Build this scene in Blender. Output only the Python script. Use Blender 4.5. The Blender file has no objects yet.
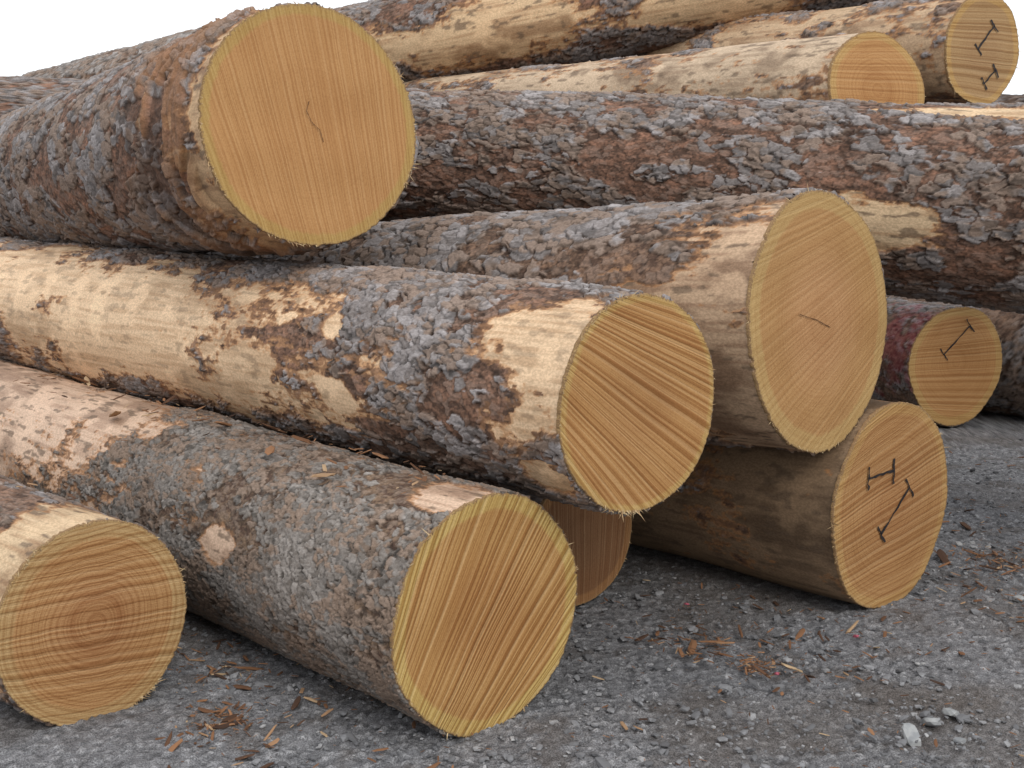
import bpy, math, random, bmesh
import numpy as np
from mathutils import Vector, Matrix
random.seed(4); rng=np.random.default_rng(7)
S=bpy.context.scene
S.view_settings.view_transform='Standard'; S.view_settings.look='None'; S.view_settings.exposure=0

# ---------------------------------------------------------------- numpy noise
def vnoise(x,y,seed):
    tab=np.random.default_rng(seed).random((256,256)).astype(np.float32)
    xf=np.floor(x); yf=np.floor(y); fx=(x-xf).astype(np.float32); fy=(y-yf).astype(np.float32)
    xi=xf.astype(np.int64)&255; yi=yf.astype(np.int64)&255; x1=(xi+1)&255; y1=(yi+1)&255
    fx=fx*fx*(3-2*fx); fy=fy*fy*(3-2*fy)
    return (tab[xi,yi]*(1-fx)+tab[x1,yi]*fx)*(1-fy)+(tab[xi,y1]*(1-fx)+tab[x1,y1]*fx)*fy
def fbm(x,y,o,seed,r=.5):
    s=0;a=1;t=0
    c,sn=math.cos(.6),math.sin(.6)
    for k in range(o):
        s=s+a*vnoise(x,y,seed*13+k); t+=a; a*=r; x,y=(x*c-y*sn)*2.03+7.1,(x*sn+y*c)*2.03+3.3
    return s/t
def sfbm(x,y,o,seed,r=.5):   # streaks: stays aligned with the axes
    s=0;a=1;t=0
    for k in range(o):
        s=s+a*vnoise(x,y,seed*13+k); t+=a; a*=r; x,y=x*2.03+7.1,y*2.03+3.3
    return s/t
def worley(x,y,seed):
    r=np.random.default_rng(seed+999); jx=r.random((256,256)).astype(np.float32); jy=r.random((256,256)).astype(np.float32); rv=r.random((256,256)).astype(np.float32)
    xi=np.floor(x).astype(np.int64); yi=np.floor(y).astype(np.int64)
    f1=np.full(x.shape,9.,np.float32); f2=f1.copy(); rr=np.zeros_like(f1); dx=np.zeros_like(f1); dy=np.zeros_like(f1)
    for a in(-1,0,1):
        for b in(-1,0,1):
            cx=xi+a; cy=yi+b; i=cx&255; j=cy&255
            ex=(x-cx-jx[i,j]).astype(np.float32); ey=(y-cy-jy[i,j]).astype(np.float32); d=np.sqrt(ex*ex+ey*ey)
            m=d<f1; f2=np.where(m,f1,np.minimum(f2,d)); rr=np.where(m,rv[i,j],rr); dx=np.where(m,ex,dx); dy=np.where(m,ey,dy); f1=np.where(m,d,f1)
    return f1,f2,rr,dx,dy
def sst(v,a,b):
    t=np.clip((v-a)/(b-a),0,1); return t*t*(3-2*t)
def lerp(a,b,t):
    if np.ndim(a)==1: a=np.asarray(a,np.float32)[None,:]
    if np.ndim(b)==1: b=np.asarray(b,np.float32)[None,:]
    return a+(b-a)*t[:,None]

# ---------------------------------------------------------------- node helper
class G:
    def __init__(s,mat):
        mat.use_nodes=True; s.m=mat; s.t=mat.node_tree; s.t.nodes.clear(); s.out=s.n('ShaderNodeOutputMaterial')
    def n(s,ty,**k):
        x=s.t.nodes.new(ty)
        for a,b in k.items(): setattr(x,a,b)
        return x
    def put(s,v,sock):
        if v is None: return
        if isinstance(v,bpy.types.NodeSocket): s.t.links.new(v,sock)
        else:
            if isinstance(v,tuple) and len(v)==3 and sock.type=='RGBA': v=v+(1,)
            sock.default_value=v
    def m_(s,op,a,b=None,c=None):
        x=s.n('ShaderNodeMath',operation=op)
        s.put(a,x.inputs[0]); s.put(b,x.inputs[1]); s.put(c,x.inputs[2]); return x.outputs[0]
    def v_(s,op,a,b=None,sc=None):
        x=s.n('ShaderNodeVectorMath',operation=op); s.put(a,x.inputs[0]); s.put(b,x.inputs[1])
        if sc is not None: s.put(sc,x.inputs['Scale'])
        return x.outputs[0]
    def mix(s,f,a,b,bt='MIX'):
        x=s.n('ShaderNodeMix',data_type='RGBA',blend_type=bt); s.put(f,x.inputs[0]); s.put(a,x.inputs[6]); s.put(b,x.inputs[7]); return x.outputs[2]
    def ss(s,v,lo,hi,a=0.,b=1.):
        x=s.n('ShaderNodeMapRange',interpolation_type='SMOOTHSTEP'); s.put(v,x.inputs[0])
        for i,q in enumerate((lo,hi,a,b)): s.put(q,x.inputs[1+i])
        return x.outputs[0]
    def noise(s,vec,scale,detail=2,rough=.55):
        x=s.n('ShaderNodeTexNoise'); s.put(vec,x.inputs['Vector']); x.inputs['Scale'].default_value=scale
        x.inputs['Detail'].default_value=detail; x.inputs['Roughness'].default_value=rough; return x.outputs[0]
    def noise1(s,w,scale,detail=2,rough=.55):
        x=s.n('ShaderNodeTexNoise',noise_dimensions='1D'); s.put(w,x.inputs['W']); x.inputs['Scale'].default_value=scale
        x.inputs['Detail'].default_value=detail; x.inputs['Roughness'].default_value=rough; return x.outputs[0]
    def attr(s,name,o='Fac'):
        return s.n('ShaderNodeAttribute',attribute_name=name).outputs[o]
    def ramp(s,f,pts):
        x=s.n('ShaderNodeValToRGB'); e=x.color_ramp.elements
        while len(e)<len(pts): e.new(.5)
        for i,(p,c) in enumerate(pts): e[i].position=p; e[i].color=tuple(c)+(1,)
        s.put(f,x.inputs[0]); return x.outputs[0]
    def bsdf(s,col,rough=.85,spec=.25,normal=None):
        x=s.n('ShaderNodeBsdfPrincipled'); s.put(col,x.inputs['Base Color']); s.put(rough,x.inputs['Roughness'])
        x.inputs['Specular IOR Level'].default_value=spec
        if normal is not None: s.put(normal,x.inputs['Normal'])
        s.t.links.new(x.outputs[0],s.out.inputs[0]); return x
    def bump(s,h,dist,strength=1.):
        x=s.n('ShaderNodeBump'); s.put(h,x.inputs['Height']); x.inputs['Distance'].default_value=dist; x.inputs['Strength'].default_value=strength; return x.outputs[0]

def bark_material():
    g=G(bpy.data.materials.new('bark')); tc=g.n('ShaderNodeTexCoord').outputs['Object']
    f=g.noise(g.v_('MULTIPLY',tc,(.6,1.,1.)),150,2,.6); c=g.attr('col','Color')
    c=g.mix(g.ss(f,.36,.66),g.mix(1.,c,(.84,.82,.80),'MULTIPLY'),g.mix(1.,c,(1.12,1.11,1.10),'MULTIPLY'))
    g.bsdf(c,g.attr('rgh'),.25,g.bump(f,.0018,.4)); return g.m
BARK=bark_material()

def face_mat(seed,fan=(0.,-1.5),freq=150,heart=(.44,.235,.092),mid=(.455,.25,.10),sap=(.475,.305,.12),sawamt=.6,pith=(0.,0.),ringamt=.12,edge=.86,dark=1.,gnarl=.004):
    g=G(bpy.data.materials.new('sawn_wood'))
    tc=g.n('ShaderNodeTexCoord').outputs['Object']
    P=g.v_('ADD',tc,(seed*2.7,seed*1.9,seed*.7))
    sx=g.n('ShaderNodeSeparateXYZ'); g.put(tc,sx.inputs[0]); y=sx.outputs[1]; z=sx.outputs[2]
    nl=g.noise(P,4.5,2)
    ang=g.m_('ARCTAN2',g.m_('SUBTRACT',y,fan[0]),g.m_('SUBTRACT',z,fan[1]))
    ang=g.m_('ADD',ang,g.m_('MULTIPLY',nl,gnarl))
    saw=g.noise1(ang,freq,2,.6); saw2=g.noise1(ang,freq*.26,1,.5)
    dy=g.m_('SUBTRACT',y,pith[0]); dz=g.m_('SUBTRACT',z,pith[1])
    rad=g.m_('SQRT',g.m_('ADD',g.m_('MULTIPLY',dy,dy),g.m_('MULTIPLY',dz,dz)))
    rad=g.m_('ADD',rad,g.m_('MULTIPLY',nl,.035))
    rings=g.noise1(rad,100,2,.6); rbig=g.noise1(rad,16,1,.5); fn=g.noise(P,190,2)
    rn=g.m_('ADD',g.attr('rn'),g.m_('MULTIPLY',g.m_('SUBTRACT',nl,.5),.07))
    M=lambda a,t:g.mix(1.,a,t,'MULTIPLY')
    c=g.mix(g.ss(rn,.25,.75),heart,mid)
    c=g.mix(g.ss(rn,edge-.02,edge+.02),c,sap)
    c=g.mix(g.ss(rings,.42,.62,0,ringamt),c,M(c,(.70,.60,.50)))
    c=g.mix(g.ss(rbig,.5,.72,0,ringamt*.8),c,M(c,(.74,.6,.5)))
    c=g.mix(g.ss(saw,.47,.6,0,sawamt),c,M(c,(.64,.52,.41)))
    c=g.mix(g.ss(saw,.5,.34,0,sawamt*.45),c,g.mix(.5,c,(.68,.50,.30)))
    c=g.mix(g.ss(saw2,.45,.7,0,sawamt*.45),c,M(c,(.78,.68,.58)))
    c=g.mix(g.ss(nl,.42,.7,0,.4),c,M(c,(.84,.77,.70)))
    c=g.mix(g.ss(fn,.42,.7,0,.4),c,M(c,(.68,.60,.52)))
    rim=g.m_('ADD',g.attr('rn'),g.m_('MULTIPLY',g.m_('SUBTRACT',fn,.5),.06))
    c=g.mix(g.ss(rim,.965,.99,0,.4),c,(.34,.235,.10))
    c=g.mix(g.ss(rim,.984,1.0,0,.8),c,(.20,.12,.065))
    if dark!=1.: c=M(c,(dark,dark*.95,dark*.9))
    h=g.m_('ADD',g.m_('MULTIPLY',saw,sawamt*1.2),g.m_('ADD',g.m_('MULTIPLY',saw2,.7*sawamt),g.m_('MULTIPLY',fn,.25)))
    g.bsdf(c,.75,.25,g.bump(h,.006,.85))
    return g.m

def simple_mat(name,a,b,scale,rough=.85):
    g=G(bpy.data.materials.new(name)); tc=g.n('ShaderNodeTexCoord').outputs['Object']
    g.bsdf(g.mix(g.ss(g.noise(tc,scale,3),.35,.65),a,b),rough,.2); return g.m

def mesh_np(name,V,quads,mats,smooth=True,attrs=None,tris=None,col=None):
    me=bpy.data.meshes.new(name)
    nq=len(quads); nt=0 if tris is None else len(tris)
    me.vertices.add(len(V)); me.vertices.foreach_set('co',np.asarray(V,dtype=np.float32).ravel())
    me.loops.add(nq*4+nt*3); me.polygons.add(nq+nt)
    li=np.concatenate([np.asarray(quads,dtype=np.int32).ravel(), np.asarray(tris,dtype=np.int32).ravel() if nt else np.zeros(0,np.int32)])
    me.loops.foreach_set('vertex_index',li)
    ls=np.concatenate([np.arange(nq)*4, nq*4+np.arange(nt)*3]).astype(np.int32)
    me.polygons.foreach_set('loop_start',ls)
    me.update(calc_edges=True)
    me.polygons.foreach_set('use_smooth',np.full(len(me.polygons),smooth))
    for k,v in (attrs or {}).items():
        at=me.attributes.new(k,'FLOAT','POINT'); at.data.foreach_set('value',np.asarray(v,dtype=np.float32))
    if col is not None:
        at=me.attributes.new('col','FLOAT_COLOR','POINT'); c4=np.ones((len(V),4),np.float32); c4[:,:3]=np.clip(col,0,.85); at.data.foreach_set('color',c4.ravel())
    for m in mats: me.materials.append(m)
    ob=bpy.data.objects.new(name,me); S.collection.objects.link(ob); return ob

splinter_m=simple_mat('splinter_wood',(.56,.43,.25),(.36,.23,.12),60)
ink_m=simple_mat('marker_ink',(.02,.018,.02),(.035,.03,.03),40,.6)
crack_m=simple_mat('crack_dark',(.10,.05,.025),(.17,.09,.045),40)

# ---------------------------------------------------------------- bark as real relief: inner bark, overlapping grey scales, stripped wood
def bark(u,v,seed,bare,red,grey=0.,bias=0.,pl=.065,pw=.04,amp=.016,tint=(1,1,1),warm=1.,ba=(.62,.46,.29),bb=(.36,.21,.11),tear=1.,stain=1.,layers=3,cvar=1.,gap=.06):
    sd=seed*50
    w1=fbm(u*10,v*10,3,sd+1)-.5; w2=fbm(u*10+40,v*10,3,sd+2)-.5
    j1=(fbm(u*40,v*45,2,sd+3)-.5); j2=(fbm(u*40+9,v*45+30,2,sd+4)-.5)
    uu=u+w1*.06+j1*.030; vv=v+w2*.05+j2*.022
    base=fbm(u*4.5,v*7,4,sd+7); med=fbm(u*24,v*34,3,sd+8); fine=fbm(u*95,v*130,2,sd+9)
    g1,g2,r2,ex,ey=worley(uu/(pl*.45)+9,vv/(pw*.42)+5,sd+6)
    # inner (red-brown) bark
    h=.08+.26*(med-.35)+.08*(fine-.5)+.14*r2+.14*ex
    k2=np.clip((fine-.5)*1.2+.45+(med-.5)*1.4+(r2-.5)*.7,0,1)
    c=lerp((.095,.058,.042),(.29*warm,.18,.12),k2)
    c=lerp(c,(.20,.155,.13),sst(r2,.5,.85)*.5)
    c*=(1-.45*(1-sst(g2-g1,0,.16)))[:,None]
    T=np.array(tint); cov=(base-.5)*3.0+grey-np.clip(red,0,1)*.6+(med-.5)*.4
    bloc=fbm(u*7,v*10,3,sd+10)
    for k in range(layers):
        sc=(1.,.8,.6,.5)[k]
        f1,f2,r1,dx,dy=worley(uu/(pl*sc)+11.3*k,vv/(pw*sc)+5.7*k,sd+20+k)
        ins=np.minimum((f2-f1)*.8-gap,((.66,.46,.26)[k]+cov*.8-r1)*.55)
        m=sst(ins,0,.045)
        rk=(r1*7.31+k*.37)%1
        hk=.36+.16*k+.18*rk+.44*dx-.18*dy+.05*(fine-.5)
        kk=np.clip(.5+(rk-.5)*.9*cvar+(fine-.5)*.6+(med-.5)*.5,0,1)
        ck=lerp(np.array((.175,.155,.147))*T,np.array((.385,.362,.365))*T,kk)
        ck=lerp(ck,(.235,.165,.12),sst(bloc+(rk-.5)*.5,.48,.58)*.8)
        c=c*(1-.42*sst(ins,-.14,-.03)*(1-m)*(r1<.62+cov*.8))[:,None]  # dirt and cavity shade painted into the bark colour just outside plate edges
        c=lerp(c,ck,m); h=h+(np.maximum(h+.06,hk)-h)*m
    h=np.clip(h,0.01,1.4)*amp
    # stripped wood
    gr=sfbm(u*6,v*50,3,sd+11)-.5
    bv=bare+bias+(fbm(u*3.5,v*5.5,5,sd+12,.6)-.5)*1.6*tear+gr*.45*tear+(r2-.5)*.14+(g1-.4)*.08
    bm=sst(bv,0,.015); inner=sst(bv,-.11,-.06)*(1-bm)
    ci=lerp((.17,.09,.05),(.36,.20,.105),np.clip((med-.5)*2+.5+(gr)*1.5,0,1))
    c=lerp(c,ci,inner*.85); h=h*(1-.72*inner)
    s1=sfbm(u*4,v*70,3,sd+13); s2=fbm(u*3,v*6,4,sd+14,.6)
    cb=lerp(ba,bb,sst(s1,.42,.72)*.65*min(1,stain+.2))
    cb=lerp(cb,np.array(bb)*.75,sst(s2,.53,.70)*.75*stain)
    cb=lerp(cb,np.array(ba)*1.18,sst(fbm(u*7,v*9,3,sd+15),.53,.68)*.7)
    cb=lerp(cb,(.13,.09,.06),sst(sfbm(u*14,v*40,3,sd+16),.62,.72)*.7*stain)
    cb=lerp(cb,(.45,.21,.08),(1-sst(bv,.02,.10))*.65)
    hb=.0012*s1+.002*(s2-.3)
    c=lerp(c,cb,bm); h=h*(1-bm)+hb*bm
    mac=.88+.24*fbm(u*1.5,v*2.,2,sd+17)
    return h,c*mac[:,None],.88-.22*bm

def make_log(end,az,el,L,r0,r1,seed,face=None,res=.012,vis=None,bare=(),red=(),paint=(),ecc=.02,shear=(0,0),splint=50,marks=(),cracks=(),name='log',ripple=0.,**bk):
    az=math.radians(az); el=math.radians(el)
    X=Vector((math.sin(az)*math.cos(el),math.cos(az)*math.cos(el),math.sin(el)))
    Y=Vector((0,0,1)).cross(X).normalized(); Z=X.cross(Y)
    M=Matrix((X,Y,Z)).transposed().to_4x4(); M.translation=Vector(end)
    rs=np.random.default_rng(seed+100)
    ks=np.arange(1,7); am=rs.normal(0,1,6)*ecc/ks**.7; ph=rs.uniform(0,6.28,6); lp=rs.uniform(0,6.28,4)
    def R(s,t):
        q=1+sum(a*np.cos(k*t+p+.35*s) for a,k,p in zip(am,ks,ph))
        q=q*(1+.012*np.sin(3.1*s+lp[0]+np.sin(t+lp[1]))+.008*np.sin(7.3*s+lp[2]+2*np.sin(t)))
        return (r0+(r1-r0)*s/L)*q
    v0,v1=(0,L) if vis is None else vis
    s=[0.]; cur=0.
    while cur<L:
        d=0 if v0<=cur<=v1 else min(abs(cur-v0),abs(cur-v1))
        cur+=min(res*(1+d*6),.05); s.append(min(cur,L))
    s=np.array([0.]+s+[L])
    rm=max(r0,r1); da=res/rm; t=[-110.]
    while t[-1]<250:
        a=t[-1]; f=1. if -25<a<160 else 3.5
        t.append(a+math.degrees(da)*f)
    t=np.radians(np.array(t[:-1])); nt=len(t)
    SS,TT=np.meshgrid(s,t,indexing='ij'); RR=R(SS,TT)
    def blobs(bl,base=-.75):
        v=np.full(SS.shape,base)
        for (s0,t0,ls,lt) in bl:
            dt=(np.degrees(TT)-t0+180)%360-180
            v=np.maximum(v,.7*(1-np.sqrt(((SS-s0)/ls)**2+(dt/lt)**2)))
        return v
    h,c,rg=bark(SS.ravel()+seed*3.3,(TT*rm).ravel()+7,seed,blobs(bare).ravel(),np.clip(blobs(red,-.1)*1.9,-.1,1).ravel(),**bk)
    if paint:
        pm=sst(blobs(paint).ravel()+(fbm(SS.ravel()*14,TT.ravel()*5,3,seed+80)-.5)*1.6,0,.5)*.4
        c=lerp(c,(.36,.045,.07),pm)
    h=h.reshape(SS.shape)
    if ripple:   # bark shoved into ridges by the grapple
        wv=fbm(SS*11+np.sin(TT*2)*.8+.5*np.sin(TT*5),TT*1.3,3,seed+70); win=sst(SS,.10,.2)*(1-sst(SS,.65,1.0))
        rp=win*sst(wv,.5,.60)*(.6+.8*fbm(SS*30,TT*5,2,seed+71))
        h=h+ripple*rp
        c=lerp(c,(.31,.165,.085),np.clip(rp*.6,0,.6).ravel())
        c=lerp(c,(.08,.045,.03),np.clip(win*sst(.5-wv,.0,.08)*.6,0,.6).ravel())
    RR=RR+h
    RR[0]=R(SS[0],TT[0])*.93; RR[-1]*=.02
    yy=RR*np.sin(TT); zz=RR*np.cos(TT)
    fall=np.clip(1-SS/1.0,0,1)
    xx=SS+.003+(shear[0]*yy+shear[1]*zz)*fall
    xx[1]+=0.002*rs.normal(0,1,nt)**2
    V=np.stack([xx,yy,zz],-1).reshape(-1,3)
    i=np.arange(len(s)-1)[:,None]*nt; j=np.arange(nt)[None,:]; j2=(j+1)%nt
    Q=np.stack([i+j,i+j2,i+nt+j2,i+nt+j],-1).reshape(-1,4)
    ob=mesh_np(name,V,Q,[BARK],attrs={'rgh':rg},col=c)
    ob.matrix_world=M
    def child(o,nm): o.name=nm; o.parent=ob
    if face is not None:
        nr=14; nt2=260; t2=np.linspace(0,2*math.pi,nt2,endpoint=False)
        rr=np.concatenate([np.linspace(0,1,nr+1)[1:-1],[.97,.99,1.0]])
        R0=R(np.zeros(nt2),t2)*(1+.006*rs.normal(0,1,nt2)*(rs.random(nt2)<.6))+.004
        A,B=np.meshgrid(rr,t2,indexing='ij'); Rm=A*R0[None,:]
        y=Rm*np.sin(B); z=Rm*np.cos(B)
        x=shear[0]*y+shear[1]*z+.0015*np.sin(17*y+seed)+.0015*np.sin(23*z+seed)-.002
        V=np.stack([x,y,z],-1).reshape(-1,3); n=len(rr)
        back=V[-nt2:].copy(); back[:,0]+=.012
        V=np.concatenate([[[-.002,0,0]],V,back])
        i=1+np.arange(n)[:,None]*nt2; j=np.arange(nt2)[None,:]; j2=(j+1)%nt2
        Q=np.stack([i+j,i+nt2+j,i+nt2+j2,i+j2],-1)[:n].reshape(-1,4)
        T=np.stack([np.zeros(nt2,int),1+np.arange(nt2),1+(np.arange(nt2)+1)%nt2],-1)
        rn=np.concatenate([[0],A.ravel(),np.ones(nt2)])
        child(mesh_np('cut_end',V,Q,[face],attrs={'rn':rn},tris=T,smooth=True),'cut_end')
        vs=[];fs=[]
        a0=rs.uniform(0,6.28,5)
        for k in range(splint):
            cl_=rs.random()<.55
            a=a0[rs.integers(5)]+rs.normal(0,.16) if cl_ else rs.uniform(0,6.283)
            aw=rs.uniform(.0008,.003)
            rr_=float(R(np.array([0.]),np.array([a]))[0])+rs.uniform(-.004,.006)
            base=Vector((0,rr_*math.sin(a),rr_*math.cos(a))); base.x=shear[0]*base.y+shear[1]*base.z-.001
            tan=Vector((0,math.cos(a),-math.sin(a))); rad=Vector((0,math.sin(a),math.cos(a)))
            ln=.004+rs.exponential(.010 if cl_ else .005); dr=(rad*rs.uniform(.1,1)+tan*rs.normal(0,1.)+Vector((-1,0,0))*rs.uniform(-.3,.8)).normalized()
            b=len(vs); vs+= [base-tan*aw,base+tan*aw,base+dr*min(ln,.04),base-rad*aw*1.5]; fs+=[(b,b+1,b+2),(b+1,b+3,b+2),(b+3,b,b+2)]
        if vs:
            me=bpy.data.meshes.new('splinters'); me.from_pydata([tuple(v) for v in vs],[],fs); me.materials.append(splinter_m)
            o=bpy.data.objects.new('splinters',me); S.collection.objects.link(o); child(o,'splinters')
        def strokes(lines,w,mat,nm):
            vs=[];fs=[]
            for pl_ in lines:
                for (p,q) in zip(pl_[:-1],pl_[1:]):
                    p=Vector((-p[0]*r0,p[1]*r0)); q=Vector((-q[0]*r0,q[1]*r0)); d=(q-p).normalized(); nn=Vector((-d.y,d.x))
                    N=7; b=len(vs)
                    for k in range(N+1):
                        cc=p.lerp(q,k/N)+nn*rs.normal(0,w*.35); ww=w*rs.uniform(.5,1.25)
                        for sg in(-1,1):
                            q2=cc+nn*ww*sg; vs.append((shear[0]*q2.x+shear[1]*q2.y-.0075,q2.x,q2.y))
                    for k in range(N): fs.append((b+2*k,b+2*k+1,b+2*k+3,b+2*k+2))
            if vs:
                me=bpy.data.meshes.new(nm); me.from_pydata(vs,[],fs); me.materials.append(mat)
                o=bpy.data.objects.new(nm,me); S.collection.objects.link(o); child(o,nm)
        strokes(marks,.0052,ink_m,'painted_mark'); strokes(cracks,.0014,crack_m,'drying_crack')
    return ob
def imark(p,q,b):
    p=Vector(p);q=Vector(q);d=(q-p).normalized();n=Vector((-d.y,d.x))*b
    return [[p,q],[p-n,p+n*.9],[q-n*1.1,q+n]]
def ang(a,b):
    d=(Vector(b)-Vector(a)); l=d.length; d/=l
    return math.degrees(math.atan2(d.x,d.y)),math.degrees(math.asin(d.z)),l

# ---------------------------------------------------------------- logs
make_log((-.71,4.684,1.742),-34,-2.6,6.5,.414,.39,1,
  face_mat(1,fan=(-.6,-3.0),freq=330,sawamt=.40,ringamt=.08,edge=.91,sap=(.43,.285,.10)),res=.0045,vis=(0,3.5),
  bare=[(.02,90,.14,75),(.12,112,.22,30),(.5,20,.10,14),(.62,62,.05,22)],red=[(.45,75,.42,80)],splint=230,ripple=.022,
  cracks=[[(0,.02),(-.05,.12),(-.02,.2)],[(0,.02),(.07,-.04),(.1,-.14)]],ecc=.012,
  grey=.12,amp=.021,warm=1.15,pl=.105,pw=.062,bb=(.28,.16,.085),ba=(.56,.38,.22))
make_log((.375,3.70,.90),-42.5,.1,7.,.323,.345,2,
  face_mat(2,fan=(.9,.55),freq=70,sawamt=.85,ringamt=.1,edge=.93,heart=(.40,.218,.086),mid=(.43,.238,.092),sap=(.48,.32,.12)),res=.0038,vis=(0,3.1),
  bare=[(.10,58,.25,36),(2.72,84,1.45,48),(3.8,60,1.,40),(1.05,100,.09,10),(1.12,62,.07,8),(.10,128,.08,10)],red=[(1.5,70,.3,50),(.35,30,.4,30)],splint=170,ecc=.012,
  grey=.08,amp=.017,pl=.066,pw=.044,ba=(.74,.54,.35),bb=(.42,.25,.13),tear=.78,stain=.5,warm=1.1)
make_log((-.07,3.518,.331),-41,0,7.,.333,.35,3,
  face_mat(3,fan=(.75,-1.1),freq=95,sawamt=.9,heart=(.375,.195,.068),mid=(.44,.255,.095),sap=(.50,.355,.125),ringamt=.12,edge=.87),res=.0038,vis=(0,2.9),
  bare=[(3.3,25,1.45,60),(.95,78,.07,9),(.12,5,.16,12)],red=[(.95,75,.25,16),(.25,8,.6,18)],splint=140,ecc=.014,
  grey=.36,tint=(.82,.81,.75),pl=.045,pw=.030,amp=.013,warm=.9,ba=(.62,.45,.33),bb=(.40,.26,.18),tear=.8,cvar=.8,gap=.06)
make_log((-1.185,3.569,.291),-46,0,5.,.293,.31,4,
  face_mat(4,fan=(3.0,.2),freq=190,sawamt=.7,ringamt=.7,edge=.84,gnarl=.01,heart=(.40,.215,.095),mid=(.44,.255,.112),sap=(.49,.34,.165)),res=.005,vis=(0,.9),
  bare=[(.08,50,.16,75)],red=[(.4,40,.5,60)],splint=150,ecc=.012,warm=1.05)
make_log((1.045,4.37,1.075),-46.5,-3.2,6.,.435,.37,5,
  face_mat(5,fan=(-2.,.8),freq=180,sawamt=.28,ringamt=.2,edge=.86,heart=(.45,.255,.12),mid=(.415,.24,.10),sap=(.455,.305,.13)),res=.0045,vis=(0,2.8),
  bare=[(.1,105,.34,55),(.05,60,.16,30)],red=[(.45,80,.35,40)],splint=130,cracks=[[(-.35,.08),(-.1,.02),(.1,-.05)]],ecc=.012,
  grey=.2,amp=.02,pl=.115,pw=.06,ba=(.54,.38,.25),bb=(.30,.18,.11))
make_log((1.388,4.636,.376),-42.5,0,6.,.376,.38,6,
  face_mat(6,fan=(3.,-.6),freq=200,sawamt=.6,heart=(.385,.205,.085),mid=(.41,.23,.095),sap=(.47,.295,.12),ringamt=.35,edge=.9),res=.007,vis=(0,2.),
  splint=100,marks=imark((-.46,.34),(-.02,.35),.12)+imark((-.2,-.25),(.28,.14),.12),ecc=.014,
  bias=1.05,ba=(.25,.17,.105),bb=(.135,.088,.055),amp=.008,grey=-.2)
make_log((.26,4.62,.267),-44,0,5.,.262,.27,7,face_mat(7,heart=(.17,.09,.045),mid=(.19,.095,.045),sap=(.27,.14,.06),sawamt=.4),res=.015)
make_log((2.84,8.24,.44),-24,0,6.,.375,.4,8,face_mat(8,fan=(3,0),sawamt=.5,ringamt=.3),res=.012,vis=(0,2),
  marks=imark((-.3,.15),(.25,.62),.14),splint=90,red=[(.3,90,1,80)],paint=[(.15,75,.4,55)])
Jd=Vector((-2.41,1.35,.235)).normalized(); Js=Vector((1.95,5.25,1.45))-Jd*3.2
make_log(tuple(Js),math.degrees(math.atan2(Jd.x,Jd.y)),math.degrees(math.asin(Jd.z)),9.5,.475,.235,9,
  face_mat(9,fan=(3,0)),bare=[(3.75,112,.45,16),(3.3,22,.35,9),(4.5,118,.15,9)],red=[(3.7,110,1.2,35),(5.,90,1.5,40)],res=.0052,vis=(2.8,7.4),
  grey=.02,amp=.019,pl=.085,pw=.052,warm=1.15)
I0=(1.63,5.93,1.96); a=ang(I0,(-.504,8.16,2.0))
make_log(I0,a[0],a[1],4.6,.25,.18,10,face_mat(10,fan=(3,0),sawamt=.45,ringamt=.4),res=.008,splint=40,shear=(.33,.15),
  bias=.9,ba=(.50,.385,.27),bb=(.29,.20,.13),amp=.012,tear=1.2)
H0=(2.17,6.16,2.16); a=ang(H0,(.575,8.7,2.29))
make_log(H0,a[0],a[1],5.,.248,.25,11,face_mat(11,fan=(3,0),sawamt=.6,heart=(.36,.225,.11),mid=(.39,.25,.12)),res=.008,marks=imark((-.15,.0),(.25,.45),.15)+imark((.1,-.6),(.4,-.35),.15),splint=60,
  bias=.72,ba=(.50,.36,.23),bb=(.28,.165,.09),amp=.016,tear=1.3)
K1=Vector((1.76,7.46,2.78)); K2=Vector((-.706,8.42,2.43)); d=(K2-K1).normalized(); K0=K1-d*2; a=ang(K0,K2)
make_log(tuple(K0),a[0],a[1],6.2,.33,.28,12,face_mat(12),res=.009,vis=(1.5,6.2),bare=[(3.9,100,.75,34),(2.6,120,.5,22)],red=[(3.,60,2,60)],
  grey=-.0,ba=(.64,.46,.28),tear=.8,warm=1.15,amp=.018)
L0=(-1.14,7.18,2.21); L1=(-3.09,8.67,2.08); a=ang(L0,L1)
make_log(L0,a[0],a[1],a[2],.30,.2,13,face_mat(13),res=.012,grey=.2,tint=(1.15,1.15,1.1))
for k,(e,az,L,r) in enumerate([((1.0,5.75,.92),-48,6,.33),((1.3,6.9,.35),-50,6,.35),((4.2,8.1,.42),-45,6,.42),((4.8,9.6,1.15),-62,8,.42),
   ((-1.2,7.6,.5),-55,6,.45),((-.2,7.2,1.25),-60,6,.38),((4.1,3.1,.4),8,4.5,.4),((-2.6,4.4,.3),-52,5,.3),((3.6,7.0,1.76),-50,4,.3)]):
    make_log(e,az,0,L,r,r*.97,14+k,face_mat(14+k) if k in(2,3,6,7,8) else face_mat(20,dark=.8),res=.018,splint=20)

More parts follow.
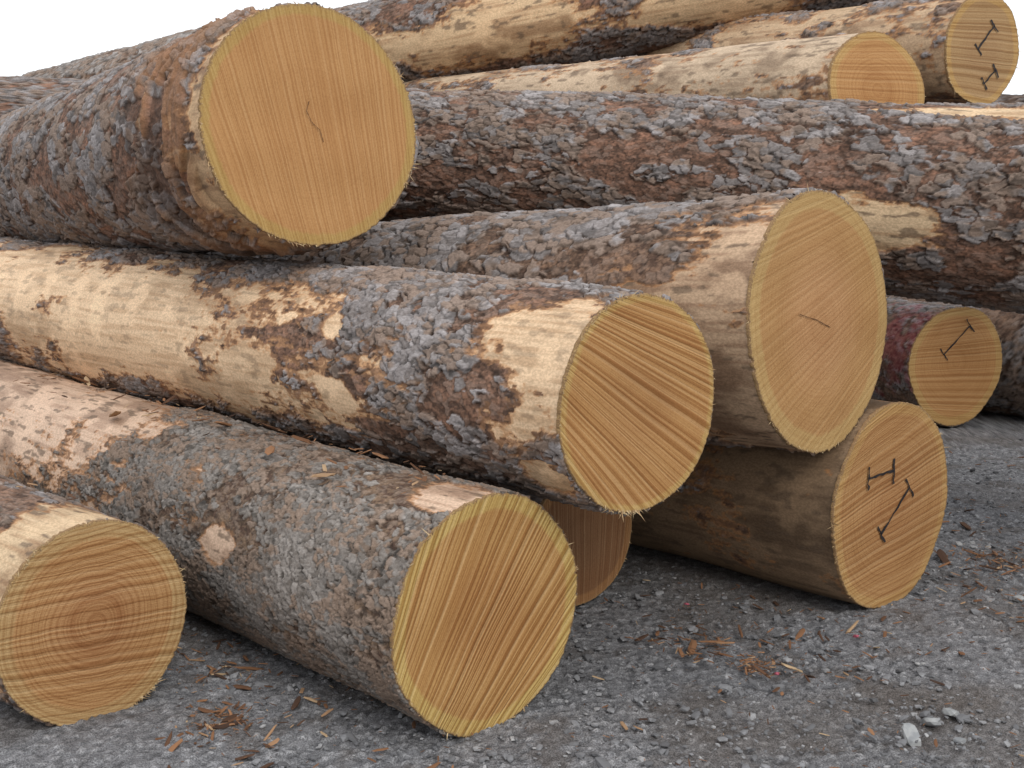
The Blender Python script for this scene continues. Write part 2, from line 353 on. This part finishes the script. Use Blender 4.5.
# ---------------------------------------------------------------- ground
def axis(lo,hi,step,far):
    a=list(np.arange(lo,hi,step)); d=step; x=a[-1]; r=[]
    while x<far: d*=1.12; x+=d; r.append(x)
    d=step; x=a[0]; l=[]
    while x>-far: d*=1.12; x-=d; l.append(x)
    return np.array(l[::-1]+a+r)
gx=axis(-2.0,3.3,.0095,900); gy=axis(2.6,7.4,.0095,900)
XX,YY=np.meshgrid(gx,gy,indexing='ij'); x=XX.ravel(); y=YY.ravel()
ZZ=(.012*np.sin(1.7*x+.5)*np.sin(1.3*y)+.008*np.sin(4.1*x+2.*y))*np.exp(-(x**2+(y-5)**2)/200)
n1=fbm(x*7,y*7,4,301); n2=fbm(x*60,y*60,2,302)
f1,f2,r1,_,_=worley(x*38,y*38,303); g1,g2,r2,_,_=worley(x*75,y*75,304)
st=sst(r1,.62,.72)*sst(.46-f1,0,.12); st2=sst(r2,.45,.55)*sst(.48-g1,0,.12)
ZZ=ZZ+.012*(n1-.5)+.006*(n2-.5)+.006*st+.003*st2-.005
c=lerp((.098,.098,.103),(.225,.226,.236),np.clip((n2-.5)*2+.5,0,1))
c=lerp(c,lerp((.12,.12,.125),(.36,.36,.365),(r2*7)%1),st2*.65)
c=lerp(c,lerp((.13,.132,.138),(.38,.38,.39),(r1*7)%1),st*.8)
c=lerp(c,(.12,.10,.085),sst(fbm(x*1.4,y*1.4,3,305),.5,.7)*.5)
c=lerp(c,(.095,.08,.07),sst(n1,.53,.68)*.5)
V=np.stack([x,y,ZZ],-1); ny=len(gy)
i=np.arange(len(gx)-1)[:,None]*ny; j=np.arange(ny-1)[None,:]
Q=np.stack([i+j,i+ny+j,i+ny+j+1,i+j+1],-1).reshape(-1,4)
g=G(bpy.data.materials.new('gravel_dirt')); P=g.n('ShaderNodeTexCoord').outputs['Object']
f=g.noise(P,210,3,.7); cc=g.attr('col','Color')
g.bsdf(g.mix(g.ss(f,.38,.62),g.mix(1.,cc,(.55,.55,.55),'MULTIPLY'),g.mix(1.,cc,(1.4,1.4,1.4),'MULTIPLY')),.9,.2,g.bump(f,.005,.7))
mesh_np('ground',V,Q,[g.m],col=c)

def scatter(name,n,fn,mat,sub=2):
    bm=bmesh.new(); bmesh.ops.create_icosphere(bm,subdivisions=sub,radius=1)
    bv=np.array([v.co[:] for v in bm.verts]); bf=np.array([[v.index for v in f.verts] for f in bm.faces]); bm.free()
    Vs=[];Fs=[];b=0;val=[]
    for k in range(n):
        p,sz,asp=fn(k)
        w=bv*(1+.22*np.sin(bv@rng.normal(0,2.2,3)+rng.uniform(0,6)))[:,None]
        w=np.clip(w,-rng.uniform(.55,1.,3),rng.uniform(.55,1.,3))*np.array(asp)*sz
        a=rng.uniform(0,6.28); ca,sa_=math.cos(a),math.sin(a); tl=rng.normal(0,.25)
        Vs.append(np.stack([w[:,0]*ca-w[:,1]*sa_+p[0],w[:,0]*sa_+w[:,1]*ca+p[1],w[:,2]+tl*w[:,0]+p[2]],-1)); Fs.append(bf+b); b+=len(bv); val+= [rng.random()]*len(bv)
    return mesh_np(name,np.concatenate(Vs),np.zeros((0,4),int),[mat],smooth=False,attrs={'rv':val},tris=np.concatenate(Fs))
g=G(bpy.data.materials.new('stone')); P=g.n('ShaderNodeTexCoord').outputs['Object']
c=g.ramp(g.attr('rv'),[(0,(.10,.10,.105)),(.5,(.18,.183,.193)),(.85,(.28,.283,.295)),(1,(.44,.44,.44))])
g.bsdf(g.mix(g.ss(g.noise(P,90,3),.3,.7,0,.5),c,(.15,.15,.153)),.85,.25)
def stf(k):
    y=2.5+5.5*rng.random()**1.3; x=rng.uniform(-.45,.5)*y
    return (x,y,-.001),min(.028,.0035+rng.exponential(.0042)),(1,rng.uniform(.6,1),rng.uniform(.3,.6))
scatter('gravel',15000,stf,g.m,1)
RK=[(1.20,3.55),(1.28,3.62),(1.12,3.45),(1.24,3.42),(.05,3.0),(-1.35,3.4),(1.9,4.7)]
def stf2(k): return (RK[k][0],RK[k][1],.004),[.045,.035,.035,.026,.03,.03,.03][k],(1,.75,.4)
scatter('rock',7,stf2,simple_mat('pale_stone',(.25,.26,.27),(.36,.37,.37),30),2)
g=G(bpy.data.materials.new('bark_chip'))
c=g.ramp(g.attr('rv'),[(0,(.06,.035,.025)),(.45,(.17,.085,.045)),(.85,(.30,.155,.08)),(1,(.46,.34,.21))]); g.bsdf(c,.85,.2)
cl=[(.60,4.2,.09),(.78,4.0,.05),(1.9,4.75,.2),(2.0,5.2,.15),(2.0,5.2,.1),(-.95,4.0,.12),(-.80,3.5,.15),(1.0,4.25,.25),(2.3,5.8,.4),(-.85,3.55,.05)]
def chf(k):
    if rng.random()<.45:
        q=cl[rng.integers(len(cl))]; x,y=rng.normal(q[0],q[2]),rng.normal(q[1],q[2])
    else: y=rng.uniform(2.5,7.5); x=rng.uniform(-.4,.45)*y*1.05
    s_=.003+rng.exponential(.0068)
    return (x,max(2.3,y),.006),min(s_,.055),(1.5,rng.uniform(.12,.5),.14)
scatter('bark_debris',2900,chf,g.m,1)
def chl(k):   # loose bark lying on the lower logs
    q=[((-.07,3.518,.331),-41,.35),((-1.185,3.569,.291),-46,.31)][0 if rng.random()<.8 else 1]
    a_=math.radians(q[1]); s_=rng.uniform(.2,3.2); t_=math.radians(rng.normal(0,16)); r_=q[2]+.012
    return (q[0][0]+math.sin(a_)*s_-math.cos(a_)*r_*math.sin(t_), q[0][1]+math.cos(a_)*s_+math.sin(a_)*r_*math.sin(t_), q[0][2]+r_*math.cos(t_)),min(.05,.006+rng.exponential(.010)),(1.4,rng.uniform(.2,.6),.14)
scatter('loose_bark',160,chl,g.m,1)
PK=[(1.17,4.25),(.83,3.9),(.64,4.6)]
scatter('paint_chip',3,lambda k:((PK[k][0],PK[k][1],.014),.014,(1,.8,.5)),simple_mat('pink_paint',(.45,.08,.12),(.5,.15,.2),60),1)

# ---------------------------------------------------------------- light
w=bpy.data.worlds.new('World'); S.world=w; w.use_nodes=True; nt=w.node_tree; nt.nodes.clear()
o=nt.nodes.new('ShaderNodeOutputWorld'); bg=nt.nodes.new('ShaderNodeBackground'); sk=nt.nodes.new('ShaderNodeTexSky'); sk.sky_type='NISHITA'; sk.sun_disc=False
sk.sun_elevation=math.radians(38); sk.sun_rotation=math.radians(155); sk.dust_density=4; sk.air_density=1
mx=nt.nodes.new('ShaderNodeMix'); mx.data_type='RGBA'; mx.inputs[0].default_value=.85
nt.links.new(sk.outputs[0],mx.inputs[6]); mx.inputs[7].default_value=(9.8,10.,10.3,1)
nt.links.new(mx.outputs[2],bg.inputs[0]); bg.inputs[1].default_value=.135; nt.links.new(bg.outputs[0],o.inputs[0])
sl=bpy.data.lights.new('sun','SUN'); sl.energy=1.1; sl.angle=math.radians(22); sl.color=(1,.96,.9)
so=bpy.data.objects.new('sun',sl); S.collection.objects.link(so)
az=math.radians(155); e=math.radians(38); ds=Vector((math.sin(az)*math.cos(e),math.cos(az)*math.cos(e),math.sin(e)))
so.rotation_euler=ds.to_track_quat('Z','Y').to_euler()
cam=bpy.data.cameras.new('camera'); cam.sensor_width=36; cam.lens=36*1300/1024; cam.clip_end=3000
co=bpy.data.objects.new('camera',cam); S.collection.objects.link(co); co.location=(0,0,1.5); co.rotation_euler=(math.radians(90-8.3),0,0); S.camera=co
